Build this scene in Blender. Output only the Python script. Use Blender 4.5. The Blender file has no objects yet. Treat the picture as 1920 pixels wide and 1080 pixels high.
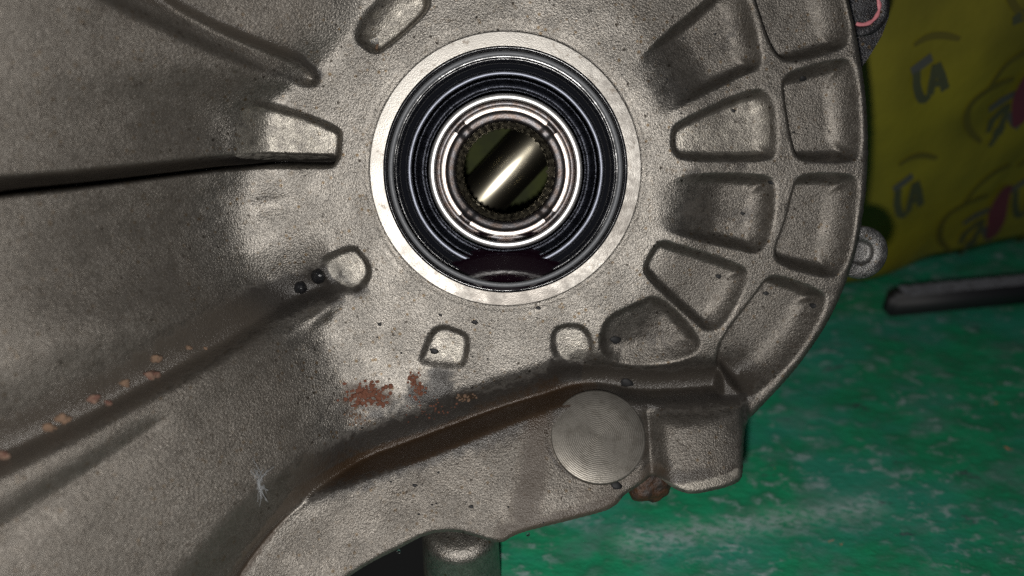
import bpy, bmesh, math, random
import numpy as np
from mathutils import Matrix, Vector, noise as mnoise

random.seed(7); rng = np.random.default_rng(7)
scene = bpy.context.scene
COL = scene.collection

# ------------------------------------------------------------------ camera, world, flash, exposure
S = 0.00016                      # metres per photograph pixel at the casting face
D = 1507.0                       # camera distance to the casting face, in the same unit
PITCH = math.radians(34.0)       # camera looks down on the bench
HCAM = 1425.0                    # camera height over the bench top
cam = bpy.data.cameras.new('camera'); camo = bpy.data.objects.new('camera', cam); COL.objects.link(camo)
cam.sensor_width = 36.0; cam.lens = 36.0 * D / 1920.0
cam.clip_start = 0.005; cam.clip_end = 50.0
camo.rotation_euler = (math.pi / 2 - PITCH, 0, 0); camo.location = (0, 0, HCAM * S)
cam.dof.use_dof = True; cam.dof.focus_distance = 1476 * S; cam.dof.aperture_fstop = 28.25 / (28 * S * 1000)
scene.camera = camo
world = bpy.data.worlds.new('World'); scene.world = world; world.use_nodes = True
bg = world.node_tree.nodes['Background']; bg.inputs[0].default_value = (0.72, 0.82, 1.0, 1); bg.inputs[1].default_value = 0.045
fl = bpy.data.lights.new('phone_flash', 'POINT'); fl.energy = 2.55; fl.shadow_soft_size = 0.004; fl.color = (1.0, 0.972, 0.93)
flo = bpy.data.objects.new('phone_flash', fl); COL.objects.link(flo)
scene.view_settings.view_transform = 'Standard'; scene.view_settings.look = 'None'; scene.view_settings.exposure = 0; scene.view_settings.gamma = 1
scene.render.engine = 'CYCLES'; scene.cycles.max_bounces = 6; scene.cycles.caustics_reflective = False; scene.cycles.sample_clamp_indirect = 1.5; scene.cycles.use_denoising = False

RC = np.array(camo.rotation_euler.to_matrix()); LC = np.array(camo.location)
def c2w(p): return LC + S * (np.asarray(p, float) @ RC.T)            # camera frame (pixel units) -> world metres
flo.location = c2w((-45, -140, 10))

# casting frame: its axis points at the phone
foot = np.array([948 - 960, 540 - 322, -D]); EN = -foot / np.linalg.norm(foot)
EX = np.array([1.0, 0, 0]); EX -= EN * EX.dot(EN); EX /= np.linalg.norm(EX); EY = np.cross(EN, EX)
RF = np.stack([EX, EY, EN], 1); O = np.array([0, 0, -D])
def f2c(q): return O + np.asarray(q, float) @ RF.T
def f2w(q): return c2w(f2c(q))
def ray(px, py): return np.array([px - 960.0, 540.0 - py, -D])
def FP(px, py, h=0.0):                                               # photo point on the plane at height h
    d = ray(px, py); t = (h + O.dot(EN)) / d.dot(EN); p = t * d - O
    return np.array([p.dot(EX), p.dot(EY)])
def march(px, py, hf):
    d = ray(px, py); t = np.linspace(0.45, 1.5, 2600)
    q = (t[:, None] * d - O) @ RF
    k = q[:, 2] - hf(q[:, 0], q[:, 1]); i = np.argmax(k < 0)
    return q[i] if k[i] < 0 else np.array([*FP(px, py), 0.0])
R_FACE = Matrix([list(r) for r in (RC @ RF)])

# ------------------------------------------------------------------ object helpers
def tag(o, label=None, cat=None, group=None, kind=None):
    if label: o['label'] = label
    if cat: o['category'] = cat
    if group: o['group'] = group
    if kind: o['kind'] = kind
    return o
def empty(name, loc_w, rot=None):
    o = bpy.data.objects.new(name, None); COL.objects.link(o)
    o.matrix_world = Matrix.Translation(Vector(loc_w)) @ (rot.to_4x4() if rot else Matrix.Identity(4))
    o.empty_display_size = 0.01
    return o
MW = {}
def world_of(o): return MW.get(o.name) or o.matrix_world.copy()
def obj(name, vw, faces, mat, parent=None, origin=None, rot=None, smooth=True):
    """one mesh object from world-space points; origin/rot place its own frame"""
    vw = np.asarray(vw, float)
    if parent is not None and origin is None:
        m = world_of(parent)
    else:
        m = Matrix.Translation(Vector(origin if origin is not None else vw.mean(0))) @ (rot.to_4x4() if rot else Matrix.Identity(4))
    mi = np.array(m.inverted()); loc = vw @ mi[:3, :3].T + mi[:3, 3]
    me = bpy.data.meshes.new(name)
    me.from_pydata(loc.tolist(), [], [tuple(map(int, f)) for f in faces])
    if smooth: me.polygons.foreach_set('use_smooth', [True] * len(me.polygons))
    me.materials.append(mat); me.update()
    o = bpy.data.objects.new(name, me); COL.objects.link(o)
    if parent is not None:
        o.parent = parent; o.matrix_local = world_of(parent).inverted() @ m
    else: o.matrix_local = m
    MW[o.name] = m
    return o
def attr(o, name, vals):
    a = o.data.attributes.new(name, 'FLOAT', 'POINT'); a.data.foreach_set('value', np.asarray(vals, np.float32))

# ------------------------------------------------------------------ materials
class NT:
    def __init__(s, name):
        s.m = bpy.data.materials.new(name); s.m.use_nodes = True; s.t = s.m.node_tree
        s.b = s.t.nodes['Principled BSDF']; s.tc = s.t.nodes.new('ShaderNodeTexCoord'); s.co = s.tc.outputs['Object']
    def n(s, typ, **kw):
        nd = s.t.nodes.new(typ)
        for k, v in kw.items(): setattr(nd, k, v)
        return nd
    def put(s, sock, v):
        if hasattr(v, 'links'): s.t.links.new(v, sock)
        elif isinstance(v, (tuple, list)): sock.default_value = tuple(v) + ((1,) if len(v) == 3 and sock.type == 'RGBA' else ())
        else: sock.default_value = v
    def noise(s, scale, detail=3, rough=.55, co=None):
        nd = s.n('ShaderNodeTexNoise'); s.put(nd.inputs['Vector'], co or s.co)
        nd.inputs['Scale'].default_value = scale; nd.inputs['Detail'].default_value = detail; nd.inputs['Roughness'].default_value = rough
        return nd.outputs[0]
    def vor(s, scale, feature='F1', co=None):
        nd = s.n('ShaderNodeTexVoronoi', feature=feature); s.put(nd.inputs['Vector'], co or s.co); nd.inputs['Scale'].default_value = scale
        return nd.outputs[0]
    def math(s, op, a, b=0.0, clamp=False):
        nd = s.n('ShaderNodeMath', operation=op, use_clamp=clamp); s.put(nd.inputs[0], a); s.put(nd.inputs[1], b); return nd.outputs[0]
    def ramp(s, f, a, b, lo=0.0, hi=1.0):
        nd = s.n('ShaderNodeMapRange', interpolation_type='SMOOTHSTEP'); s.put(nd.inputs[0], f)
        for i, v in enumerate((a, b, lo, hi)): nd.inputs[1 + i].default_value = v
        return nd.outputs[0]
    def mix(s, f, a, b):
        nd = s.n('ShaderNodeMix', data_type='RGBA'); s.put(nd.inputs[0], f); s.put(nd.inputs[6], a); s.put(nd.inputs[7], b); return nd.outputs[2]
    def attr(s, name): return s.n('ShaderNodeAttribute', attribute_name=name).outputs['Fac']
    def mapping(s, scale, rot=(0, 0, 0)):
        nd = s.n('ShaderNodeMapping'); s.put(nd.inputs[0], s.co); nd.inputs['Scale'].default_value = scale; nd.inputs['Rotation'].default_value = rot
        return nd.outputs[0]
    def bump(s, h, strength, dist, prev=None):
        nd = s.n('ShaderNodeBump'); s.put(nd.inputs['Height'], h); nd.inputs['Strength'].default_value = strength; nd.inputs['Distance'].default_value = dist
        if prev is not None: s.put(nd.inputs['Normal'], prev)
        return nd.outputs[0]
    def set(s, **kw):
        for k, v in kw.items():
            s.put(s.b.inputs[{'color': 'Base Color', 'rough': 'Roughness', 'metal': 'Metallic', 'normal': 'Normal', 'spec': 'Specular IOR Level', 'coat': 'Coat Weight', 'coat_rough': 'Coat Roughness', 'aniso': 'Anisotropic', 'sheen': 'Sheen Weight'}[k]], v)
        return s.m

def casting_material(name, masks=True, base=(.285, .266, .240), dark=(.230, .213, .190)):
    s = NT(name)
    mott = s.noise(300, 5, .65); mid = s.noise(900, 4, .65); grain = s.noise(2300, 3, .7); fine = s.vor(1650)
    c = s.mix(s.ramp(mott, .35, .68), dark, base)
    c = s.mix(s.ramp(s.math('ADD', fine, s.math('MULTIPLY', s.math('SUBTRACT', grain, .5), .8)), .32, .80, 0, .40), c, (.06, .055, .05))          # blasted skin: dark joints between grains
    c = s.mix(s.ramp(s.noise(420, 4, .7), .56, .72, 0, .5), c, (.11, .08, .05))         # tan staining
    c = s.mix(s.ramp(mid, .59, .72, 0, .75), c, (.045, .04, .035))                        # dark pits
    c = s.mix(s.math('MULTIPLY', s.ramp(s.vor(300), .10, .17, .9, 0), s.ramp(s.noise(120, 2), .45, .55)), c, (.030, .025, .020))   # grit pits
    c = s.mix(s.math('MULTIPLY', s.ramp(s.vor(410), .14, .26, .75, 0), s.ramp(s.noise(95, 2), .46, .58)), c, (.13, .085, .040))   # tan dirt specks
    rough = s.ramp(mott, .3, .7, .36, .43); metal = .90
    if masks:
        nb = s.noise(380, 4, .6)
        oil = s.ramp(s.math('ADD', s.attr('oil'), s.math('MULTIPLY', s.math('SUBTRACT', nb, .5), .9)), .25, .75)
        rust = s.ramp(s.math('ADD', s.attr('rust'), s.math('MULTIPLY', s.math('SUBTRACT', s.noise(560, 4, .6), .5), .9)), .25, .8)
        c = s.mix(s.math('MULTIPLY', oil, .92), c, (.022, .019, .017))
        c = s.mix(s.math('MULTIPLY', rust, .8), c, (.040, .022, .010))
        wear = s.ramp(s.math('ADD', s.attr('wear'), s.math('MULTIPLY', s.math('SUBTRACT', nb, .5), .8)), .35, .7)
        c = s.mix(s.math('MULTIPLY', wear, .85), c, (.46, .43, .375))
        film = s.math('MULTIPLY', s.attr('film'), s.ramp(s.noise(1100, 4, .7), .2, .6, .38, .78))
        c = s.mix(film, c, (.060, .050, .040))  # film tones the metal down, a painted fall-off of the flash
        dirt = s.math('MAXIMUM', s.math('MAXIMUM', oil, rust), s.math('MULTIPLY', film, .6))  # oil and rust, plus part of the painted fall-off
        metal = s.ramp(dirt, 0, 1, .90, .15)
        rough = s.math('SUBTRACT', rough, s.math('MULTIPLY', oil, .12))
    h = s.math('ADD', s.math('MULTIPLY', grain, 1.0), s.math('MULTIPLY', fine, .42))
    n1 = s.bump(s.noise(260, 2), .10, .0006)
    h = s.math('MULTIPLY', h, s.ramp(s.noise(75, 3), .38, .62, .75, 1.1))
    return s.set(color=c, rough=rough, metal=metal, normal=s.bump(h, .72, .00030, n1))
M_CAST = casting_material('cast aluminium')
M_LUG = casting_material('cast aluminium lug', False, (.26, .255, .25), (.17, .165, .16))
M_LUGD = casting_material('dark cast lug', False, (.10, .10, .105), (.06, .06, .065))

s = NT('machined ring'); ang = s.noise(330, 5, .65)
gr = s.ramp(s.math('ADD', s.attr('ring_dull'), s.math('MULTIPLY', s.math('SUBTRACT', s.noise(420, 5, .7), .5), 1.3)), .15, .95)
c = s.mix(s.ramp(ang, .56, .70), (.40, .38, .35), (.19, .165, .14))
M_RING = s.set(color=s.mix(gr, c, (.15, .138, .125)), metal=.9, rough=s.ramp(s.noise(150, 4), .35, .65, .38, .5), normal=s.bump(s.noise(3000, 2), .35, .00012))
s = NT('turned disc')
g = s.n('ShaderNodeTexGradient', gradient_type='SPHERICAL'); s.put(g.inputs[0], s.mapping((60, 60, 60)))
wv = s.n('ShaderNodeTexWave', wave_type='RINGS', rings_direction='Z'); s.put(wv.inputs[0], s.mapping((1, 1, 0)))
wv.inputs['Scale'].default_value = 560; wv.inputs['Distortion'].default_value = 3; wv.inputs['Detail'].default_value = 3; wv.inputs['Detail Scale'].default_value = 2.0
M_DISC = s.set(color=s.mix(s.ramp(s.noise(260, 5, .7), .42, .68), (.19, .176, .155), (.14, .128, .11)), metal=.8, rough=.46,
               normal=s.bump(s.math('ADD', wv.outputs['Fac'], s.math('MULTIPLY', s.noise(1800, 3), 1.4)), .32, .00007))
def simple(name, col, rough=.5, metal=0.0, bump=None, var=None, **kw):
    s = NT(name); c = col
    if var: c = s.mix(s.ramp(s.noise(var[0], 4), .38, .66), col, var[1])
    if bump: kw['normal'] = s.bump(s.noise(bump[0], 3), bump[1], bump[2])
    return s.set(color=c, rough=rough, metal=metal, **kw)
M_RUBBER = simple('black nitrile rubber', (.006, .0065, .009), .16, 0, (900, .12, .0002), spec=.3)
M_BEAD = simple('grey rubber bead', (.13, .135, .145), .5, .1, (2600, .6, .0002))
M_STEEL = simple('polished bearing steel', (.105, .112, .135), .40, 1.0, (1200, .12, .0001))
M_STEELD = simple('oily dark steel', (.016, .017, .021), .26, 1.0, (1300, .6, .0002))
M_STEELG = simple('ground steel', (.075, .072, .075), .36, 1.0, (1900, .45, .00012), (500, (.072, .058, .052)))
M_BRIGHT = simple('bright ground face', (.95, .94, .93), .46, 1.0, (1500, .15, .0001))
M_WEAR = simple('worn thrust face', (.95, .90, .86), .44, 1.0, (1600, .35, .0001), (900, (.80, .64, .55)))
M_SHAFT = simple('straw tinted shaft steel', (.60, .55, .43), .27, 1.0)
M_TOOTH = simple('spline steel', (.06, .058, .045), .22, 1.0)
M_SLEEVE = simple('dull sleeve steel', (.24, .215, .16), .5, .9, (1500, .6, .0002), (800, (.03, .026, .02)))
M_CAVE = simple('olive gear oil film', (.028, .035, .004), .6, .0, (200, .3, .001), (90, (.015, .019, .003)), spec=.1)
M_DARK = simple('black gap shade', (.006, .006, .0065), .8, 0, spec=.1)  # black stands for the shade in the gap under the flange
M_OIL = simple('dark gear oil', (.009, .003, .007), .07, 0, (150, .18, .0007), spec=.6)
M_CLOD = simple('rusty clod', (.095, .042, .030), .9, 0, (1500, .9, .0006), (500, (.18, .12, .085)))
M_CLODT = simple('tan clod', (.11, .070, .045), .9, 0, (1500, .9, .0006), (500, (.18, .11, .07)))
M_FLAKE = simple('rust flake', (.12, .042, .022), .85, 0, (1800, .9, .0005), (800, (.12, .045, .025)))
M_SPECK = simple('matt black speck', (.008, .008, .009), .7)
M_PELLET = simple('black grease pellet', (.008, .008, .009), .25, 0, (1500, .5, .0004))
M_LINT = simple('white lint', (.30, .31, .32), .9)
M_PLUG = simple('rust brown plug', (.052, .022, .009), .6, .1, (900, .9, .0006), (300, (.016, .010, .007)))
M_PINK = simple('pink paint', (.50, .17, .19), .5, 0, (1600, .5, .0003))
M_BAR = simple('black bar', (.012, .012, .014), .6, 0)
M_BARTOP = simple('grey bar top', (.20, .205, .24), .6, .1, (700, .5, .0006), (300, (.13, .13, .15)))
s = NT('water drop'); s.b.inputs['Transmission Weight'].default_value = 1.0; M_DROP = s.set(color=(1, 1, 1), rough=.0)
s = NT('yellow film'); crease = s.noise(26, 4, .6)
M_BAG = s.set(color=s.mix(s.ramp(s.noise(14, 3), .35, .65), (.185, .165, .014), (.115, .105, .012)), rough=.42, normal=s.bump(crease, .35, .004))
M_INK = simple('dark blue green ink', (.050, .056, .030), .5); M_INKB = simple('blue ink', (.062, .066, .060), .5)
M_INKG = simple('olive brown ink', (.085, .075, .012), .5); M_INKR = simple('crimson ink', (.095, .022, .035), .5)
s = NT('green bench paint')
a = s.mapping((1, 1.6, 1), (0, 0, .25)); big = s.noise(16, 5, .6, a); med = s.noise(75, 5, .65, a); sml = s.noise(150, 4, .6, a)
c = s.mix(s.ramp(med, .35, .65), (.012, .245, .112), (.010, .15, .07))
c = s.mix(s.ramp(big, .42, .62, 0, .75), c, (.028, .22, .16))
c = s.mix(s.math('MULTIPLY', s.ramp(med, .52, .70), s.ramp(big, .42, .60, .15, 1)), c, (.13, .25, .23))
c = s.mix(s.ramp(s.noise(60, 6, .7, s.mapping((1, 1.8, 1), (0, 0, -.4))), .60, .72, 0, .85), c, (.045, .05, .065))
c = s.mix(s.math('MULTIPLY', s.ramp(s.noise(34, 5, .6, a), .50, .66), .55), c, (.085, .19, .165))
c = s.mix(s.math('MULTIPLY', s.ramp(sml, .52, .72, 0, .8), s.ramp(s.noise(22, 3), .42, .58, .08, 1)), c, (.25, .34, .33))
c = s.mix(s.math('MULTIPLY', s.math('MULTIPLY', s.attr('scuff'), .6), s.ramp(s.noise(300, 4, .7, a), .30, .60), True), c, (.34, .42, .42))
c = s.mix(s.ramp(s.noise(95, 4, .6), .70, .76), c, (.40, .20, .12))
M_BENCH = s.set(color=c, rough=s.ramp(med, .3, .7, .38, .62), normal=s.bump(s.math('ADD', med, s.math('MULTIPLY', sml, .4)), .6, .0014))

# ------------------------------------------------------------------ the casting: one height field in its own frame
STEP = 2.1
gx = np.arange(-860, 742, STEP); gy = np.arange(-740, 700, STEP)
X, Y = np.meshgrid(gx, gy); NY, NX = X.shape
sst = lambda t: (lambda c: c * c * (3 - 2 * c))(np.clip(t, 0, 1))
def smax(a, b, k): return .5 * (a + b + np.sqrt((a - b) ** 2 + k * k))
def chaikin(p, n=2, closed=True):
    p = np.asarray(p, float)
    for _ in range(n):
        q = np.roll(p, -1, 0) if closed else p[1:]; r = p if closed else p[:-1]
        m = np.empty((2 * len(r), 2)); m[0::2] = .75 * r + .25 * q; m[1::2] = .25 * r + .75 * q
        p = m if closed else np.vstack([p[:1], m, p[-1:]])
    return p
def sdf_poly(P, x, y):
    d = np.full(x.shape, 1e9); ins = np.zeros(x.shape, bool); n = len(P)
    for i in range(n):
        a, b = P[i], P[(i + 1) % n]; e = b - a
        t = np.clip(((x - a[0]) * e[0] + (y - a[1]) * e[1]) / (e @ e + 1e-9), 0, 1)
        d = np.minimum(d, (x - a[0] - t * e[0]) ** 2 + (y - a[1] - t * e[1]) ** 2)
        if a[1] != b[1]:
            ins ^= ((a[1] > y) != (b[1] > y)) & (x < (b[0] - a[0]) * (y - a[1]) / (b[1] - a[1]) + a[0])
    return np.where(ins, -1, 1) * np.sqrt(d)
def dist_line(P, x, y):
    """distance to a polyline, signed (+ on its left when walking), and the parameter 0..1"""
    d = np.full(x.shape, 1e18); sg = np.ones(x.shape); par = np.zeros(x.shape)
    for i in range(len(P) - 1):
        a, b = P[i], P[i + 1]; e = b - a
        t = np.clip(((x - a[0]) * e[0] + (y - a[1]) * e[1]) / (e @ e + 1e-9), 0, 1)
        dd = (x - a[0] - t * e[0]) ** 2 + (y - a[1] - t * e[1]) ** 2
        m = dd < d; d = np.where(m, dd, d)
        sg = np.where(m, np.sign(e[0] * (y - a[1]) - e[1] * (x - a[0])), sg); par = np.where(m, (i + t) / (len(P) - 1), par)
    return np.sqrt(d), sg, par
fpts = lambda pts, h=0: np.array([FP(a, b, h) for a, b in pts])

# macro shape: flat hub, bell wall flaring to the phone on the left, sloped lower flange
WSL = 0.84
jp = fpts([(700, -150), (690, -40), (672, 40), (640, 85), (580, 150), (492, 190), (480, 250), (478, 300), (470, 345), (455, 390), (460, 450), (482, 520), (560, 575), (610, 630), (640, 700), (660, 780), (680, 860), (690, 1000), (690, 1400)])
js = fpts([(700, -300), (600, -100), (530, 150), (500, 300), (505, 450), (545, 600), (600, 760), (650, 920), (690, 1100), (690, 1400)])
_yy = np.linspace(-1200, 900, 1400); _xx = np.interp(-_yy, -jp[:, 1], jp[:, 0]); _k = np.exp(-.5 * (np.arange(-60, 61) * 1.5 / 24) ** 2); _k /= _k.sum()
_xx = np.convolve(np.pad(_xx, 60, mode='edge'), _k, 'valid')
def Xj(y): return np.interp(y, _yy, _xx)
f760 = FP(1100, 760)
def hD(x, y): return 12 + .55 * (f760[1] - y) + .06 * (f760[0] - x)
def FD(px, py):                                                     # photo point on the flange plane
    d = ray(px, py); t = np.linspace(.5, 1.4, 4000); q = (t[:, None] * d - O) @ RF
    return q[np.argmax(q[:, 2] < hD(q[:, 0], q[:, 1]))]
fd = lambda pts: np.array([FD(a, b)[:2] for a, b in pts])
CX0, CY0 = FP(948, 322)
def wall(x, y): 
    xj = Xj(y); t = np.clip((xj - x) / 320, 0, 1); t = t * t * (3 - 2 * t); xs = np.interp(-y, -js[:, 1], js[:, 0])
    v = WSL * (xj + (xs - xj) * t - x); u = np.clip(-.92 * (x - CX0) - .38 * (y - CY0), 0, 5000)
    f = np.clip((np.hypot(x - CX0, y - CY0) - 262) / 480, 0, 1); u = u * f * f * (3 - 2 * f); b = .24 * (np.sqrt(u * u + 150 ** 2) - 150)
    return smax(v + b, b, 16) - 2
LINE_L = np.vstack([fd([(300, 1330), (440, 1080), (485, 1015), (555, 943), (640, 905), (800, 850), (960, 783), (1050, 752)]), fd([(1090, 741), (1135, 738), (1200, 752), (1250, 752), (1330, 745), (1402, 738)])])
LINE_L = chaikin(LINE_L, 2, False)
OUT_RIM = fpts([(1560, -160), (1592, -30), (1610, 40), (1628, 140), (1637, 240), (1636, 330), (1622, 440), (1600, 520), (1565, 600), (1520, 670), (1470, 730), (1412, 790)])
OUT_LOW = fd([(1400, 800), (1391, 836), (1389, 886), (1380, 898), (1340, 908), (1292, 918), (1262, 911), (1238, 896), (1212, 905), (1182, 926), (1172, 931), (1152, 956), (1100, 972), (1000, 993), (962, 1007), (938, 1024), (900, 1012), (850, 999), (800, 1004), (742, 1035), (700, 1056), (655, 1083), (560, 1150), (460, 1330)])
OUTP = np.vstack([chaikin(OUT_RIM, 2, False), chaikin(OUT_LOW, 1, False), [[-300, -735], [-855, -735], [-855, 695], [500, 695]]])
sOut = sdf_poly(OUTP, X, Y)
dL, sL, pL = dist_line(LINE_L, X, Y)
polyD = np.vstack([LINE_L, [[LINE_L[-1][0] + 2, -720]], [[-700, -900]]])
inD = sdf_poly(polyD, X, Y)                                          # <0 inside the flange / block area
W = wall(X, Y)
Hd = hD(X, Y)
H = W.copy()
def macro(x, y): return np.where(sdf_poly(polyD, x, y) < 0, hD(x, y), wall(x, y))
mp = lambda pts: np.array([march(a, b, macro)[:2] for a, b in pts])

CX, CY = FP(948, 322); RR = np.hypot(X - CX, Y - CY); ANG = np.arctan2(Y - CY, X - CX)
lab = np.zeros(X.shape, int); PART = ['hub_face']
def region(name, mask):
    PART.append(name); lab[mask] = len(PART) - 1
left = X < Xj(Y) - 14

# --- bell wall relief
G1 = mp([(-120, 376), (0, 358), (120, 347), (260, 330), (400, 313), (500, 305), (560, 306), (628, 306)])
d, sg, par = dist_line(G1, X, Y); sd = d * sg
dep = 210 - 120 * par
H -= dep * np.where(sd > 0, sst(1 - (sd - 4) / (15 - 5 * par)), sst(1 + sd / 4.0)) * sst((1 - par) * 30)
G1S = sd
G3 = mp([(-120, 905), (0, 850), (130, 790), (270, 716), (400, 648), (520, 572), (600, 535), (660, 532)])
d3, sg3, par3 = dist_line(G3, X, Y); sd3 = d3 * sg3
fade3 = sst((1.02 - par3) * 6)
H -= (58 - 15 * par3) * np.where(sd3 > 0, (1 - sst(sd3 / 120.0)) * .9 + .1 * sst(1 - sd3 / 40), sst(1 + sd3 / 34.0)) * fade3 * sst((Xj(Y) + 170 - X) / 110)
H += 9 * np.exp(-((sd3 + 50) / 30) ** 2) * fade3 * sst((Xj(Y) + 90 - X) / 110)                     # rounded crest under the channel
G4 = mp([(-100, 1055), (0, 1000), (110, 930), (200, 870), (290, 805), (340, 770)])
d4, sg4, par4 = dist_line(G4, X, Y); sd4 = d4 * sg4
H -= 16 * np.exp(-(sd4 / 24) ** 2) * sst((1 - par4) * 4) * np.where(sd4 < 0, .6, 1)
FING = chaikin(mp([(60, -60), (170, 0), (330, 76), (450, 132), (560, 168), (600, 165), (602, 140), (560, 100), (430, 48), (335, 0), (260, -60)]), 2)
sF = sdf_poly(FING, X, Y); dU, _, _ = dist_line(mp([(180, -80), (335, -2), (430, 48), (560, 100), (604, 142)]), X, Y); H -= 34 * sst(-sF / 22) * (1 - .96 * sst(dU / 85))
# ridge lip next to the hub
# --- pockets
for (a_, b_), hh_, la, lb, an in (((604, 586), 15, 34, 13, .65), ((508, 384), 9, 34, 22, .2)):
    qx, qy = march(a_, b_, macro)[:2]; ux = (X - qx) * math.cos(an) + (Y - qy) * math.sin(an); uy = -(X - qx) * math.sin(an) + (Y - qy) * math.cos(an)
    H += hh_ * np.exp(-(ux / la) ** 2 - (uy / lb) ** 2)
Rr = RR
def pocket(pts, depth, wallw, grow=0.0, mul=None, mapf=None, ch=2):
    P = chaikin((mapf or mp)(pts), ch); m = sdf_poly(P, X, Y) - grow
    my, mx = np.gradient(m, STEP); rx, ry = X - CX, Y - CY; rr = np.hypot(rx, ry) + 1e-6
    ww = wallw * .8 * (1 + .60 * np.clip((mx * rx + my * ry) / rr, -1, 1))
    far = np.clip((mx * rx + my * ry) / rr, 0, 1); q1 = np.clip(-m / np.maximum(ww, 4.0), 0, 1); q2 = np.clip(-m / (wallw * 2.3), 0, 1)
    v = depth * ((1 - far) * (1 - (1 - np.clip(-m / np.maximum(ww * 1.25, 4.0), 0, 1)) ** 2.5) + far * (1 - (1 - q2) ** 2.4)) if depth > 25 else depth * ((1 - far) * (1 - (1 - np.clip(q1 * .7, 0, 1)) ** 2.6) + far * (1 - (1 - np.clip(q2, 0, 1)) ** 2.4))
    if mul is not None: v = v * mul
    H[...] -= v; return m
POCK = []
x480 = mp([(430, 255)])[0][0]; x530 = mp([(506, 255)])[0][0]
POCK.append(pocket([(425, 176), (545, 203), (632, 238), (638, 252), (634, 300), (625, 306), (425, 309), (424, 300)], 24.9, 17, mul=sst((X - x480) / (x530 - x480))))
POCK.append(pocket([(590, 488), (655, 461), (668, 466), (694, 500), (690, 530), (660, 556), (610, 535)], 20, 14))
POCK.append(pocket([(655, 62), (735, -40), (800, -40), (806, 0), (795, 26), (718, 92), (700, 98), (684, 90)], 38, 22))
POCK.append(pocket([(812, 608), (868, 622), (882, 640), (872, 688), (862, 694), (786, 686), (786, 672)], 13, 12))
POCK.append(pocket([(1030, 622), (1066, 606), (1104, 616), (1118, 660), (1100, 694), (1040, 684)], 11, 13))
hubfade = sst((Rr - 290) / 130)
FLOORS = []
FLOORS.append(pocket([(1180, 130), (1215, 95), (1330, 2), (1360, -30), (1402, -20), (1430, 105), (1424, 124), (1390, 135), (1240, 215), (1190, 240)], 40, 22, 3, mul=hubfade))
FLOORS.append(pocket([(1200, 350), (1260, 340), (1300, 330), (1440, 331), (1458, 346), (1446, 452), (1424, 474), (1395, 466), (1250, 432), (1200, 420)], 38, 22, 3, mul=hubfade))
FLOORS.append(pocket([(1130, 600), (1200, 570), (1236, 556), (1318, 640), (1306, 668), (1230, 692), (1130, 680)], 34, 24, 3, mul=hubfade))
POCK.append(pocket([(1264, 246), (1280, 228), (1424, 164), (1448, 180), (1456, 200), (1458, 284), (1446, 298), (1284, 297), (1266, 284)], 30, 20, 3))
POCK.append(pocket([(1212, 498), (1238, 456), (1254, 458), (1394, 502), (1408, 520), (1362, 608), (1336, 622), (1318, 612), (1216, 520)], 30, 20, 3))
RING = []
RING.append(pocket([(1400, -90), (1555, -90), (1592, 30), (1592, 72), (1580, 84), (1490, 108), (1464, 98), (1440, 40)], 46, 24, 5))
RING.append(pocket([(1478, 160), (1484, 144), (1500, 136), (1588, 112), (1604, 124), (1614, 210), (1614, 284), (1604, 297), (1514, 297), (1498, 284)], 46, 24, 5))
RING.append(pocket([(1500, 346), (1512, 332), (1600, 333), (1612, 346), (1596, 470), (1578, 510), (1560, 517), (1478, 496), (1460, 478), (1484, 420)], 46, 24, 5))
RING.append(pocket([(1434, 548), (1446, 528), (1462, 524), (1540, 552), (1552, 568), (1505, 655), (1448, 715), (1410, 745), (1385, 730), (1340, 668)], 46, 24, 5))
# radial shallow relief between the outer parts of ribs near the hub
H -= 10 * sst((Rr - 330) / 120) * sst((ANG + 1.25) / .5) * sst((1.1 - ANG) / .5)
# groove round the machined ring
kf = .982
H -= 5 * np.exp(-((Rr - 258 * kf) / 7.0) ** 2)
# dark oily trough under the fan
TR = mp([(1010, 735), (1070, 715), (1160, 712), (1260, 716), (1330, 712), (1410, 706)])
dT, sT, pT = dist_line(TR, X, Y)
H -= 16 * np.exp(-(dT / 36) ** 2) * sst(pT * 5)
# crease above the flange edge
H -= np.where(inD > 0, 44 * (1 - sst((inD - 3) / 80)) * (X < CX + 420), 0)
# flange, its bevelled upper edge, the corner block
lower = Hd - np.where(inD > -12, 8 * sst((inD + 8) / 7) , 0)
bx = (X - FD(1312, 830)[0]) / 92.0
blk = np.where(np.abs(bx) < 1, 34 * np.sqrt(np.clip(1 - bx ** 2, 0, 1)), 0) * sst((-inD) / 30)
lower = lower + blk - 16 * np.exp(-((X - FD(1226, 830)[0]) / 15) ** 2) * sst(-inD / 30)
lower += 5 * np.exp(-((X - FD(1010, 880)[0]) / 60) ** 2)
lower -= 14 * np.exp(-(((X - FD(1270, 770)[0]) / 60) ** 2 + ((Y - FD(1270, 770)[1]) / 12) ** 2))
_w = sst((3 - inD) / 6); H = lower * _w + H * (1 - _w)
# rounded outer edge
rad = 13.0
e = np.clip(sOut + rad, 0, rad); H -= rad - np.sqrt(rad * rad - e * e + 1e-6)
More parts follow.
